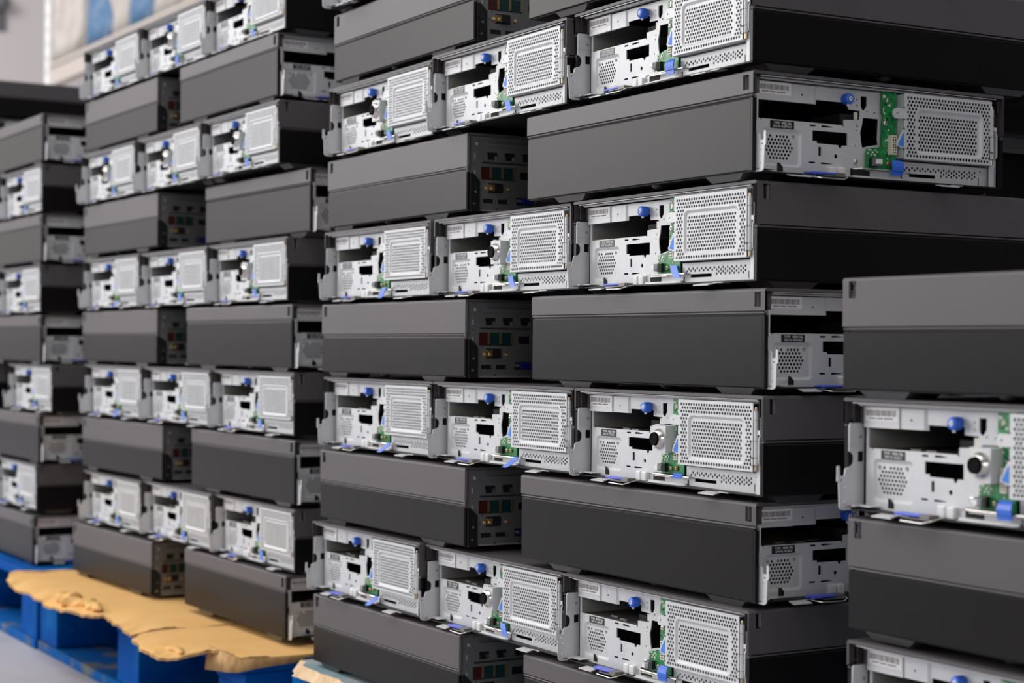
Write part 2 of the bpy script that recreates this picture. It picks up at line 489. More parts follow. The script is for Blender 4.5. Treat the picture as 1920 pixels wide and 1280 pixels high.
# ---- drive cage: perforated door with a pressed-in middle
PX, PZ = 4.04, 3.5
Ao, Ai = rrect(200.4, 286.8, 27.2, 70.4, 6), rrect(203.0, 283.8, 30.0, 67.8, 4.4)
b = MB()
bord, mid = [], []
for r in range(17):
    z = 80.9 - r * PZ
    for i in range(28):
        x = 189.0 + i * PX + (PX / 2 if r % 2 else 0)
        if x > 297.0:
            continue
        dx, dz = max(206.4 - x, 0, x - 280.8), max(33.2 - z, 0, z - 64.4)
        if math.hypot(dx, dz) > 7.7 or dx > 7.4 or dz > 7.4:
            bord.append((x, z))
        elif 0 == max(205.0 - x, 0, x - 281.8) and 0 == max(31.6 - z, 0, z - 66.6):
            mid.append((x, z))
b.plate(rect(184, 299.4, 21.6, 85.2), [circ(x, z, 1.55, 8, .39) for x, z in bord] + [Ao], 0.9, 0, lambda u, v, d: (u, 1 + d, v))
ring(b, Ao, 1, Ai, 2.7)
b.plate(Ai, [circ(x, z, 1.55, 8, .39) for x, z in mid], 0.9, 0, lambda u, v, d: (u, 2.7 + d, v))
b.box(184, 184.8, 1.4, 26, 21.6, 85.2)
b.box(184, 299.4, 1.4, 26, 84.4, 85.2)
b.box(184, 299.4, 1.4, 26, 21.6, 22.4)
b.box(184, 300, 26, 27, 21, 85.2, 1)
# ear with its screw hole, and the pointed finger tab
ear = [(185, 60.2), (185, 69.9), (175.2, 70.2), (172.4, 69.2), (170.4, 66.8), (170.0, 64.2), (170.8, 61.6), (172.8, 60.0)]
b.plate(ear, [circ(175.6, 65.0, 1.1, 10)], 1.6, 0, lambda u, v, d: (u, 1.2 + d, v))
b.plate([(184.4, 49.8), (182.4, 49.8), (174.0, 35.4), (174.4, 33.8), (182.6, 31.6), (184.4, 31.6)], [], 0.9, 0, lambda u, v, d: (u, 1.2 + d, v))
for z in (59.6, 70.6, 31.0, 50.6):
    b.box(182, 185.2, .8, 1.0, z - .35, z + .35, 1)
part('drive_cage', b, ['steel', 'inside'])
b = MB()
b.plate([(183.6, 46.4), (183.0, 46.4), (176.6, 35.6), (176.9, 34.4), (182.8, 33.0), (183.6, 33.0)], [], 0.25, 0, lambda u, v, d: (u, 0.9 + d, v))
part('blue_arrow', b, ['bluedecal'])
b = MB()
for z0, z1, r, m in ((22.4, 27.4, 1.5, 1), (27.8, 34.4, 2.1, 0), (34.8, 50.0, 2.2, 0), (50.4, 69.2, 2.1, 0), (69.6, 77.8, 2.2, 0), (78.0, 80.4, 1.6, 1)):
    b.cyl((301.6, 3.4, z0), (301.6, 3.4, z1), r, 12, m)
b.lathe((301.6, 3.4, 80.4), (0, 0, 1), [(0, 1.6), (0.8, 1.2), (1.2, .4)], 10, 1)
for z0, z1 in ((34.6, 50.2), (27.2, 34.0)):
    b.box(296.6, 301, 0.75, 1.0, z0 - .2, z0 + .2, 2)
    b.box(296.6, 301, 0.75, 1.0, z1 - .2, z1 + .2, 2)
    b.box(296.5, 297.0, 0.75, 1.0, z0, z1, 2)
b.box(299, 306, 9, 10, 20, 84, 3)
part('hinge', b, ['steel', 'brass', 'inside', 'steel_shade'])

# ---- vent strip below the cage
b = MB()
vh = []
for k in range(27):
    x = 196.4 + 3.45 * k
    vh.append((x, 14.2 if k % 2 == 0 else 12.2))
    if k >= 13:
        vh.append((x, 10.2 if k % 2 == 0 else 8.2))
vh += [(191.6, 10.2), (193.8, 12.0)]
b.plate([(150, 1.8), (186, 1.0), (305, 0.4), (305, 19.6), (186, 19.6), (186, 9.2), (150, 9.2)],
        [circ(x, z, 1.38, 8, .39) for x, z in vh] + [rect(199, 233.5, 5.4, 8.8), rect(290.4, 292.0, 2.0, 9.4), circ(293.5, 15.6, 1.0, 8)], 1.0, 0, lambda u, v, d: (u, 10.5 + d, v))
b.box(186, 305, 10.5, 24, 19.4, 20.0, 1)
b.box(126, 188, 7.0, 16, 0.8, 2.8)
b.box(128, 150, 12, 13, 2.8, 10.0, 2)
b.box(126, 186, 4.0, 8.0, 0.2, 0.9)
b.box(188.4, 189.4, 9.8, 10.6, 1.2, 6.6, 2)
b.box(190, 302, 24, 25, 0, 20, 2)
b.box(190, 303, 6, 12, -0.6, 0.4)
part('vent_strip', b, ['steel', 'steel_shade', 'inside'])
b = MB()
b.tube([(127, 8.5, 9.2), (136, 5.4, 9.6), (170, 4.6, 9.6), (196, 6.0, 9.2), (198, 11, 9.0)], 0.9, 8)
b.box(140, 168, 4.0, 9.0, 7.6, 8.4)
part('wire_lever', b, ['chrome'])

# ---- circuit board with its connector, button and screws
b = MB()
b.plate([(144.6, 10.6), (182.0, 10.6), (182.0, 86), (163.4, 86), (163.4, 66), (165.4, 63), (164.0, 56), (163.2, 33), (158, 31), (144.6, 29.4)], [], 1.4, 0, lambda u, v, d: (u, 10 + d, v), back=True)
rnd = random.Random(5)
for k in range(34):
    x, z = (rnd.uniform(146, 158), rnd.uniform(23, 29)) if k < 14 else (rnd.uniform(164.5, 172), rnd.uniform(20, 84))
    w, h = rnd.choice(((.5, .9), (.9, .5), (.35, 2.6), (.7, .7)))
    b.box(x - w, x + w, 9.4, 10, z - h, z + h, rnd.choice((1, 2, 2, 3)))
for x, z in ((167.2, 81.5), (170, 77.4), (173, 73.2)):
    b.lathe((x, 10, z), (0, -1, 0), [(0, 1.5), (0.4, 1.3), (.5, .5)], 10, 2)
part('circuit_board', b, ['pcb', 'blackp', 'inkw', 'brass'])
b = MB()
b.box(171.4, 177.6, 4.2, 10, 25.2, 43.8)
for r in range(7):
    for c in range(2):
        b.box(172.5 + c * 2.6, 173.9 + c * 2.6, 4.05, 4.4, 26.6 + r * 2.45, 27.9 + r * 2.45, 1)
part('board_connector', b, ['cream', 'inside'])
b = MB()
b.box(147.6, 155.8, 6.2, 10.2, 12.4, 21.0, 0)
b.box(148.2, 155.2, 2.0, 6.2, 13.0, 20.4, 1)
b.box(149.4, 154.0, -2.2, 2.0, 14.6, 18.8, 2)
part('power_button', b, ['blackp', 'greyp', 'white'])


def screw(x, y, z, r, mt):
    q = MB()
    q.lathe((x, y, z), (0, -1, 0), [(0, r), (0.8, r), (1.5, r * .72), (1.7, r * .35), (1.2, r * .15)], 14)
    q.box(x - r * .6, x + r * .6, y - 1.72, y - 1.3, z - r * .12, z + r * .12, 1)
    return q, [mt, 'ink']


for nm, a in (('board_screw', (167.8, 10, 55.4, 2.7, 'chrome')), ('panel_screw', (134.2, 14, 16.8, 2.7, 'chrome')), ('standoff_screw', (161.6, 9.4, 16.2, 2.3, 'brass')), ('copper_standoff', (171.0, 9.4, 16.6, 2.3, 'copper'))):
    q, mm = screw(*a)
    part(nm, q, mm)

# ---- blue pull tab, three ways of hanging
def ribbon(pts, w, name):
    q = MB()
    for (a, bb) in zip(pts, pts[1:]):
        (xa, ya, za, wa), (xb, yb, zb, wb) = a, bb
        q.hexa([(xa, ya, za), (xa + wa, ya, za), (xb + wb, yb, zb), (xb, yb, zb)],
               [(xa, ya + .9, za), (xa + wa, ya + .9, za), (xb + wb, yb + .9, zb), (xb, yb + .9, zb)])
    part(name, q, ['blue'])


ribbon([(172.2, 4.4, 19.8, 12), (170.6, 2.4, 17.0, 14.4), (170.2, 1.4, 13.0, 15), (170.4, 1.8, 9.2, 14.8), (169.6, 3.0, 8.8, 15), (169.8, 3.2, 5.0, 14.6)], 0, 'pull_tab_raised')
ribbon([(169.6, 6.4, 18.2, 11.6), (174.6, 4.6, 12.0, 11.4), (180.8, 3.2, 5.2, 11.4)], 0, 'pull_tab_slanted')
ribbon([(170.2, 6.2, 12.4, 14.6), (171.6, 3.6, 9.6, 15.2), (174.0, 1.6, 7.6, 13)], 0, 'pull_tab_folded')
ribbon([(172.4, 4.4, 12.6, 12.4), (171.2, 2.0, 8.0, 13.6), (170.2, 0.6, 2.4, 13.4), (167.6, -0.6, -1.4, 13.2)], 0, 'pull_tab_low')
ribbon([(181.8, 5.2, 10.6, 11.2), (181.6, 2.2, 6.4, 12.2), (176.0, -3.8, 0.2, 12.0), (174.4, -5.0, -1.6, 9.0)], 0, 'pull_tab_hanging')

# ---- small things along the bottom edge
b = MB()
b.box(66, 95, -4.6, 5.5, 0.4, 2.6, 0)
b.box(62, 70, -1.5, 4, 0.8, 2.2, 0)
b.box(92, 97, -1.0, 5, 1.0, 2.2, 0)
part('latch_lever', b, ['bluedark'], 0.7)
b = MB()
b.box(80, 106, -6.5, 6, -1.2, -0.4, 0)
b.box(95, 106, -4.5, 6, -0.4, 2.6, 0)
b.tube([(70, 2, -1.6), (76, -6.5, -3.4), (102, -7.5, -3.6), (109, -4, -1.2), (110, 6, 0.5)], 0.7, 8, 1)
part('latch_plate', b, ['bay', 'chrome'])
for nm, x0, x1 in (('bottom_hook', 41, 64), ('bottom_hook_right', 226, 250)):
    b = MB()
    b.hexa([(x0, -6, -2.6), (x1, -6, -2.6), (x1 - 2, 6, -.4), (x0 + 3, 6, -.4)], [(x0, -6, -3.6), (x1, -6, -3.6), (x1 - 2, 6, -1.4), (x0 + 3, 6, -1.4)])
    b.box(x1 - 3, x1 + 12, 2, 12, -1.2, -.4)
    part(nm, b, ['steel'])
b = MB()
b.box(99.4, 108.2, 9.5, 15, -0.4, 10.2)
b.box(109.6, 118.4, 9.5, 15, -0.4, 10.0)
part('card_clip', b, ['white'], 1.4)

# ---- round key lock fitted to some machines
b = MB()
b.box(147.6, 169.4, -3.4, 16, 32.0, 58.6, 0)
b.box(152, 160, -3.6, 4, 58.6, 59.6, 0)
b.box(163, 168, 8, 20, 31.4, 35.6, 2)
b.lathe((158.6, -3.4, 45.4), (0, -1, 0), [(0, 10.4), (0.9, 10.4), (1.6, 10.0), (3.4, 8.9), (5.2, 7.6), (5.6, 7.0), (5.0, 6.8), (3.0, 6.6)], 32, 1)
b.lathe((158.6, -4.8, 45.4), (0, -1, 0), [(0, 6.9), (3.2, 6.8), (6.0, 6.4), (6.2, 5.8), (5.6, 5.2)], 24, 2)
part('key_lock', b, ['steel', 'chrome', 'matte'])

# ---- rear, seen from behind with r = W - x
R = lambda r: W - r
b = MB()
ports = [rect(R(42.5), R(28.2), 61.2, 70.2), rect(R(66.6), R(52.3), 61.2, 70.6), rect(R(91.5), R(77.3), 61.2, 70.8), rect(R(66.4), R(19.8), 37.0, 52.6), rect(R(90), R(74.4), 39.5, 48.5),
         rect(R(50.2), R(29.6), 21.6, 33.4), rect(R(38.0), R(22.8), 8.7, 14.2), rect(R(58.8), R(43.2), 8.7, 14.2), rect(R(92), R(69), 8.4, 17.6)]
small = [circ(R(10.9), 55.5, .9, 8), circ(R(42), 1.6, 1.3, 8), circ(R(76), 1.6, 1.3, 8), circ(R(25), 35.2, .9, 8), circ(R(21.5), 26, .9, 8)]
b.plate(rect(4, W - 5.2, -0.6, 88.6), ports + small + [rect(R(110), R(100), 78, 81), rect(R(290), R(180), 12, 70)], 1.0, 0, lambda u, v, d: (u, D - 1.4 - d, v))
b.box(R(91), R(21), D - 1.5, D - 0.2, 56.6, 58.2, 1)
b.box(R(250), R(28), D - 1.4, D + 1.2, 76.4, 81.0, 0)
b.box(R(92), R(20), D - 1.4, D - 0.6, -0.8, 0.8, 2)
b.box(R(5.2), R(0.6), D - 2.5, D - 0.3, 45, 88, 3)
b.box(8, W - 8, D - 30, D - 29, 0, 88, 1)
b.lathe((R(14.5), D - 1.4, 79.8), (0, 1, 0), [(0, 2.6), (0.5, 2.6), (0.5, 1.6), (1.2, 1.3)], 14, 2)
for z0, z1 in ((61.6, 68.2), (42.8, 47.4)):
    b.box(R(11.8), R(10.2), D - 1.4, D - 0.2, z0, z1, 2)
part('rear_panel', b, ['rear', 'inside', 'steel_shade', 'cover'])
b = MB()
b.plate([(R(5.4), -1.6), (R(5.4), 44), (R(8), 44.4), (R(17.6), 35.2), (R(17.6), -1.6)], [], 1.4, 0, lambda u, v, d: (u, D + .4 - d, v))
b.lathe((R(10.2), D + .3, 7.4), (0, 1, 0), [(0, 1.6), (.8, 1.4)], 12, 1)
b.box(R(12.6), R(10.6), D + .3, D + .7, 25.8, 32.5, 2)
b.lathe((R(11.8), D + .3, 21.6), (0, 1, 0), [(0, 1.6), (.5, 1.3)], 12, 3)
part('service_door', b, ['blackp', 'chrome', 'teal', 'greyp'])


def jack(name, r0, r1, z0, z1, parts, mats):
    q = MB()
    for (a, c, y0, y1, e, f, m) in parts:
        q.box(R(c), R(a), D + y0, D + y1, e, f, m)
    part(name, q, mats)


for i, r0 in enumerate((28.2, 52.4, 77.4)):
    jack('network_port.%d' % i, 0, 0, 0, 0, [(r0, r0 + 14.2, -14, -4, 61.2, 70.4, 0), (r0 + .2, r0 + 1.2, -4, -1, 61.4, 66, 1), (r0 + 13, r0 + 14, -4, -1, 61.4, 66, 1)], ['blackp', 'chrome'])
for i, (r0, c) in enumerate(((20.1, 'red'), (36.2, 'teal'), (52.4, 'teal'))):
    jack('powered_usb_port.%d' % i, 0, 0, 0, 0, [(r0, r0 + 11.6, -12, -1.2, 37.4, 52.4, 0), (r0 + 11.8, r0 + 13.2, -12, -.4, 38.4, 52.6, 1), (r0 + 13.8, r0 + 14.8, -12, -.6, 38.6, 52.6, 2), (r0 + 1, r0 + 10, -1.3, -.9, 44.4, 45.2, 3)], [c, 'brass', 'gold', 'inside'])
b = MB()
b.box(R(50), R(29.8), D - 12, D - 2, 21.8, 33.2, 0)
b.box(R(48.6), R(37.6), D - 2, D + 2.2, 23, 31.4, 0)
b.box(R(37), R(30.4), D - 2, D + 1.0, 24, 31.6, 1)
for r in (26.4, 33.4, 56.2):
    b.lathe((R(r), D - 1, 26.8), (0, 1, 0), [(0, 1.9), (2.6, 1.9), (2.6, 1.0), (1.6, .9)], 6, 1)
part('serial_port', b, ['blackp', 'gold'])
for i, r0 in enumerate((22.8, 43.2)):
    b = MB()
    b.box(R(r0 + 15), R(r0 + .2), D - 10, D - 2, 8.8, 14.0, 0)
    b.box(R(r0 + 15.6), R(r0 + 14.6), D - 3, D - .8, 9.4, 13.6, 1)
    part('display_port.%d' % i, b, ['blackp', 'chrome'])
b = MB()
b.box(R(91), R(69.4), D - 10, D - 3, 8.6, 17.4, 2)
b.box(R(90.4), R(76.4), D - 3, D + 2.6, 9.6, 17.0, 0)
b.lathe((R(72.4), D - 1.4, 13.4), (0, 1, 0), [(0, 2.8), (3.0, 2.8), (3.0, 1.3), (1.6, 1.2)], 12, 1)
b.lathe((R(94.2), D - 1.4, 13.4), (0, 1, 0), [(0, 2.8), (3.0, 2.8), (3.0, 1.3), (1.6, 1.2)], 12, 1)
part('video_port', b, ['vga', 'gold', 'blackp'], 0.5)
jack('audio_port', 0, 0, 0, 0, [(74.6, 89.8, -12, -5, 39.7, 48.3, 0), (77, 79, -5, -3, 41, 44, 0)], ['blackp'])


def text_mesh(name, lines, size, mt):
    c = bpy.data.curves.new(name, 'FONT')
    c.body = '\n'.join(lines)
    c.size = size
    c.space_line = 0.92
    c.align_x = 'CENTER'
    c.align_y = 'CENTER'
    c.extrude = 0.00005
    t = bpy.data.objects.new(name, c)
    COL.objects.link(t)
    dg = bpy.context.evaluated_depsgraph_get()
    me = bpy.data.meshes.new_from_object(t.evaluated_get(dg))
    bpy.data.objects.remove(t)
    bpy.data.curves.remove(c)
    me.transform(Matrix.Rotation(math.pi / 2, 4, 'X'))
    me.materials.clear()
    me.materials.append(M[mt])
    me.name = name
    return me


SERIAL = {(2, 6, 1): '41-A20WAT', (2, 7, 2): '41-Z3399Z', (2, 5, 2): '41-C0005', (2, 4, 1): '41-AYAAG', (2, 3, 2): '41-CRLRC', (2, 2, 1): '41-AL0BZ', (2, 1, 2): '41-AP0Z8', (2, 3, 1): '41-A7GTM', (2, 1, 1): '41-A00B5'}
TXT = {}


def serial_text(key):
    s = SERIAL.get(key, '41-A23LC')
    if s not in TXT:
        me = text_mesh('serial_text', ['TYPE  4900-786', 'S/N ' + s], 0.0037, 'inkw')
        xs = [v.co.x for v in me.vertices]
        zs = [v.co.z for v in me.vertices]
        k = 0.0225 / (max(xs) - min(xs))
        kz = 0.0052 / (max(zs) - min(zs))
        me.transform(Matrix.Diagonal((k, 1, kz, 1)))
        cx, cz = k * (max(xs) + min(xs)) / 2, kz * (max(zs) + min(zs)) / 2
        me.transform(Matrix.Translation(((45.4 - OFF[0]) / 1000 - cx, (13.56 - OFF[1]) / 1000, (45.9 - OFF[2]) / 1000 - cz)))
        TXT[s] = me
    return TXT[s]


# ------------------------------------------------------------------ every computer: (stack, layer from the bottom, place, x, y, z of the cover bottom, turn in degrees)
UNITS = [
    (0, 0, 1, -2.4362, 0.1151, -0.0036, 90.04),
    (0, 1, 2, -2.3895, 0.1668, 0.0995, 0.18),
    (0, 2, 1, -2.4292, 0.1224, 0.1988, 90.22),
    (0, 3, 2, -2.3352, 0.1794, 0.2981, 0.41),
    (0, 4, 1, -2.4286, 0.1238, 0.3974, 90.25),
    (0, 5, 2, -2.3846, 0.1698, 0.4975, 0.23),
    (0, 6, 1, -2.4254, 0.1232, 0.5984, 90.24),
    (0, 7, 2, -2.3844, 0.1704, 0.6981, 0.24),
    (0, 8, 1, -2.4299, 0.1245, 0.7992, 90.27),
    (1, 0, 0, -1.8766, 0.1565, -0.0014, -87.97),
    (1, 0, 1, -1.3214, 0.1742, 0.0025, 90.75),
    (1, 1, 0, -1.8901, 0.2084, 0.1004, 1.20),
    (1, 1, 1, -1.5701, 0.2175, 0.1019, 0.87),
    (1, 1, 2, -1.2528, 0.2263, 0.1020, 0.47),
    (1, 2, 0, -1.8393, 0.1616, 0.2018, -88.01),
    (1, 2, 1, -1.2955, 0.1749, 0.2027, 90.82),
    (1, 3, 0, -1.8939, 0.2092, 0.3019, 1.15),
    (1, 3, 1, -1.5722, 0.2154, 0.3021, 1.07),
    (1, 3, 2, -1.2536, 0.2212, 0.3020, 1.09),
    (1, 4, 0, -1.8515, 0.1602, 0.4014, -89.33),
    (1, 4, 1, -1.2996, 0.1674, 0.4014, 91.49),
    (1, 5, 0, -1.8995, 0.2063, 0.5012, 0.73),
    (1, 5, 1, -1.5820, 0.2123, 0.5007, 0.73),
    (1, 5, 2, -1.2647, 0.2171, 0.5007, 0.30),
    (1, 6, 0, -1.8542, 0.1614, 0.6029, -89.54),
    (1, 6, 1, -1.2761, 0.1880, 0.6000, 90.65),
    (1, 7, 0, -1.9134, 0.2040, 0.7022, 0.14),
    (1, 7, 1, -1.5962, 0.2075, 0.7022, -0.04),
    (1, 7, 2, -1.2790, 0.2085, 0.7024, 0.11),
    (1, 8, 0, -1.8525, 0.1606, 0.8015, -90.03),
    (1, 8, 1, -1.3319, 0.1610, 0.8017, 90.16),
    (1, 9, 0, -1.9122, 0.2078, 0.9024, 0.56),
    (1, 9, 1, -1.5950, 0.2118, 0.9018, 0.69),
    (1, 9, 2, -1.2778, 0.2140, 0.9010, 0.66),
    (2, 0, 0, -0.7511, 0.1512, -0.0007, -89.35),
    (2, 0, 1, -0.1980, 0.1568, -0.0010, 90.02),
    (2, 1, 0, -0.7992, 0.1944, 0.0996, 0.56),
    (2, 1, 1, -0.4820, 0.2040, 0.0986, 0.55),
    (2, 1, 2, -0.1579, 0.2001, 0.1001, 0.73),
    (2, 2, 0, -0.7328, 0.1500, 0.1989, -90.00),
    (2, 2, 1, -0.2018, 0.1559, 0.1994, 91.15),
    (2, 3, 0, -0.7854, 0.2032, 0.2983, 0.44),
    (2, 3, 1, -0.4644, 0.2033, 0.2987, 0.54),
    (2, 3, 2, -0.1424, 0.2028, 0.2987, 0.60),
    (2, 4, 0, -0.7466, 0.1566, 0.3980, -90.06),
    (2, 4, 1, -0.1888, 0.1587, 0.3980, 90.34),
    (2, 5, 0, -0.7968, 0.2075, 0.4973, -0.17),
    (2, 5, 1, -0.4750, 0.2078, 0.4973, -0.15),
    (2, 5, 2, -0.1498, 0.2035, 0.4975, -0.18),
    (2, 6, 0, -0.7555, 0.1661, 0.5972, -90.84),
    (2, 6, 1, -0.1903, 0.1496, 0.5974, 89.37),
    (2, 7, 0, -0.8052, 0.2157, 0.6977, -0.67),
    (2, 7, 1, -0.4805, 0.2055, 0.6988, -0.49),
    (2, 7, 2, -0.1597, 0.2088, 0.7014, -0.97),
    (2, 8, 0, -0.7414, 0.1668, 0.7984, -90.98),
    (2, 8, 1, -0.2028, 0.1581, 0.8008, 89.99),
    (2, 9, 0, -0.7950, 0.2075, 0.9000, 0.10),
    (3, 0, 0, 0.3724, 0.1284, 0.0015, -90.00),
    (3, 1, 0, 0.3286, 0.1723, 0.1012, -0.06),
    (3, 2, 0, 0.3724, 0.1284, 0.2026, -90.02),
    (3, 3, 0, 0.3241, 0.1706, 0.3019, 0.02),
    (3, 4, 0, 0.3757, 0.1176, 0.4012, -90.04),
    (0, 1, 1, -2.7250, 0.1700, 0.0990, 0.20),
    (0, 3, 1, -2.7250, 0.1700, 0.2990, 0.20),
    (0, 5, 1, -2.7250, 0.1700, 0.4990, 0.20),
    (0, 7, 1, -2.7250, 0.1700, 0.6990, 0.20),
    (0, 0, 0, -2.8950, 0.1230, -0.0010, -90.00),
    (0, 2, 0, -2.8950, 0.1230, 0.1990, -90.00),
    (0, 4, 0, -2.8950, 0.1230, 0.3990, -90.00),
    (0, 6, 0, -2.8950, 0.1230, 0.5990, -90.00),
    (0, 8, 0, -2.8950, 0.1230, 0.7990, -90.00),
    (2, 0, 3, -0.2650, 0.4930, -0.0010, -90.00),
    (2, 2, 3, -0.2650, 0.4930, 0.1990, -90.00),
    (2, 4, 3, -0.2650, 0.4930, 0.3990, -90.00),
    (2, 6, 3, -0.4200, 0.4930, 0.5990, -90.00),
    (2, 8, 3, -0.2650, 0.4930, 0.7990, -90.00),
    (2, 1, 3, -0.1640, 0.6300, 0.0990, 180.00),
    (2, 3, 3, -0.1640, 0.6300, 0.2990, 180.00),
    (2, 5, 3, -0.1640, 0.6300, 0.4990, 180.00),
    (2, 7, 3, -0.1640, 0.6300, 0.6990, 180.00),
    (4, 0, 2, -3.4880, 0.2050, 0.0190, 0.00),
    (4, 1, 1, -3.5350, 0.1580, 0.1190, 90.00),
    (4, 2, 2, -3.4880, 0.2050, 0.2190, 0.00),
    (4, 3, 1, -3.5350, 0.1580, 0.3190, 90.00),
    (4, 4, 2, -3.4880, 0.2050, 0.4190, 0.00),
    (4, 5, 1, -3.5350, 0.1580, 0.5190, 90.00),
    (4, 6, 2, -3.4880, 0.2050, 0.6190, 0.00),
    (4, 7, 1, -3.5350, 0.1580, 0.7190, 90.00),
    (4, 8, 2, -3.4880, 0.2050, 0.8190, 0.00),
    (4, 9, 1, -3.5350, 0.1580, 0.9190, 90.00),
    (4, 10, 2, -3.4880, 0.2050, 1.0190, 0.00),
]
KEYED = {(2, 7, 0), (2, 5, 1), (2, 3, 2), (2, 1, 1), (3, 3, 0), (1, 9, 1), (1, 7, 0), (1, 7, 1), (1, 7, 2), (1, 5, 2)}
TABS = {(2, 7, 2): 'raised', (2, 6, 1): 'raised', (2, 5, 0): 'low', (2, 3, 0): 'hanging', (2, 3, 1): 'hanging', (2, 1, 0): 'hanging', (2, 1, 2): 'raised', (3, 3, 0): 'raised', (2, 3, 2): 'folded',
        (1, 3, 0): 'low', (1, 9, 1): 'raised', (1, 5, 0): 'hanging'}
STACK = {0: 'far left stack', 1: 'stack on torn cardboard', 2: 'tall middle stack', 3: 'short right-edge stack', 4: 'stack behind the far left one'}
RANK = ['lowest', 'second lowest', 'third', 'second highest', 'highest']
PLACE = ['left', 'middle', 'right']


def add(parent, name, me, label=None):
    o = bpy.data.objects.new(name, me)
    COL.objects.link(o)
    o.parent = parent
    if label:
        o['label'] = label
    return o


LOW_DETAIL = 'left front_left front_right rear_left rear_right'.split()


def computer(key, x, y, z, deg):
    t, n, i = key
    face = (n % 2 == 1) != (t == 4)
    back = t == 2 and i == 3
    root = bpy.data.objects.new('desktop_computer', None)
    root.empty_display_size = 0.05
    COL.objects.link(root)
    root.location = (x, y, z - FOOT / 1000)
    root.rotation_euler = (0, 0, math.radians(deg))
    st = STACK[t]
    rk = RANK[min(n, 9) // 2]
    if t == 3:
        rk = ['fifth from top', 'fourth from top', 'third from top', 'second from top', 'topmost'][n]
    if face:
        row = 'single' if (t, n) in ((2, 9), (0, 9)) else PLACE[min(i, 2)]
        if t == 3:
            lab = 'open-fronted grey computer %s in the %s' % (rk, st)
        elif t == 0:
            lab = 'bare metal fronted computer, %s front-facing row, %s place, %s' % (rk, row, st)
            if n == 9:
                lab = 'dark computer lying on top of the far left stack, set back'
        else:
            lab = 'computer with bare metal front, %s of the %s front-facing row, %s' % (row, rk, st)
        if key in KEYED:
            lab = lab.replace('bare metal front', 'round key lock').replace('open-fronted grey computer', 'computer with round key lock')
        grp = 'computers facing forward in the ' + st
    else:
        if t == 3:
            lab = 'computer lying sideways, long dark side forward, %s in the %s' % (rk, st)
        elif i == 0:
            lab = 'sideways dark computer, left one of the %s sideways layer, %s' % (rk, st)
        else:
            lab = 'sideways dark computer with front turned right, %s sideways layer, %s' % (rk, st)
        grp = 'computers turned sideways in the ' + st
    if back:
        lab = 'dark computer at the back of the tall middle stack, %s %s layer' % (rk, 'forward-facing' if face else 'sideways')
        grp = 'computers at the back of the tall middle stack'
    if t == 4:
        lab = 'dark computer in the stack behind the far left one, layer %s' % ('one two three four five six seven eight nine ten eleven'.split()[n],)
        if n == 10:
            lab = 'dark computer topmost of the stack behind the far left one, showing its long side'
        grp = 'computers in the stack behind the far left one'
    tag(root, lab, 'computer', grp)
    add(root, 'top_cover', PM['top_cover'])
    add(root, 'side_panel', PM['left_side_panel'])
    add(root, 'side_panel', PM['right_side_panel'])
    add(root, 'bottom_plate', PM['bottom_plate'])
    for k in ('front_left', 'front_right', 'rear_left', 'rear_right'):
        add(root, 'foot', PM['foot_' + k])
    add(root, 'support_stud', PM['support_stud_left'])
    add(root, 'support_stud', PM['support_stud_right'])
    rp = add(root, 'rear_panel', PM['rear_panel'])
    seen_front = (face or i == 1) and not back and t != 4
    if not face and i in (0, 3) and t != 4:
        add(rp, 'service_door', PM['service_door'], 'black service door')
        for k in range(3):
            add(rp, 'network_port', PM['network_port.%d' % k])
        for k, c in enumerate(('red', 'teal', 'teal')):
            add(rp, 'usb_port', PM['powered_usb_port.%d' % k], c + ' powered socket')
        add(rp, 'serial_port', PM['serial_port'], 'black serial socket with gold screws')
        for k in range(2):
            add(rp, 'display_port', PM['display_port.%d' % k])
        add(rp, 'video_port', PM['video_port'], 'blue video socket')
        add(rp, 'audio_port', PM['audio_port'])
    fp = add(root, 'front_panel', PM['front_panel'])
    dc = add(root, 'drive_cage', PM['drive_cage'], 'perforated steel drive cage')
    add(dc, 'hinge', PM['hinge'])
    add(dc, 'arrow_decal', PM['blue_arrow'], 'blue triangle decal')
    add(root, 'side_bracket', PM['left_bracket'])
    add(root, 'side_bracket', PM['right_bracket'])
    add(root, 'vent_strip', PM['vent_strip'])
    if not seen_front:
        return root
    add(fp, 'barcode_label', PM['barcode_label'], 'white barcode sticker')
    add(fp, 'card_clip', PM['card_clip'], 'white plastic clip')
    add(fp, 'screw', PM['panel_screw'])
    sl = add(root, 'serial_label', PM['serial_label'], 'black serial number label')
    add(sl, 'serial_text', serial_text(key))
    add(root, 'drive_bay', PM['drive_bay'])
    add(root, 'thumb_screw', PM['thumb_screw'], 'blue thumb screw')
    cb = add(root, 'circuit_board', PM['circuit_board'], 'green circuit board')
    add(cb, 'connector', PM['board_connector'], 'cream pin connector')
    add(cb, 'power_button', PM['power_button'])
    add(cb, 'screw', PM['board_screw'])
    add(cb, 'screw', PM['standoff_screw'])
    add(cb, 'screw', PM['copper_standoff'], 'copper standoff')
    add(root, 'wire_lever', PM['wire_lever'])
    add(root, 'pull_tab', PM['pull_tab_' + TABS.get(key, 'slanted')], 'blue pull tab')
    add(root, 'latch_lever', PM['latch_lever'], 'blue latch lever')
    add(root, 'latch_plate', PM['latch_plate'])
    add(root, 'bottom_hook', PM['bottom_hook'])
    add(root, 'bottom_hook', PM['bottom_hook_right'])
    if key in KEYED:
        add(root, 'key_lock', PM['key_lock'], 'round nickel key lock')
    return root


for (t, n, i, x, y, z, deg) in UNITS:
    computer((t, n, i), x, y, z, deg)


# ------------------------------------------------------------------ pallets
FLOOR = -0.1553


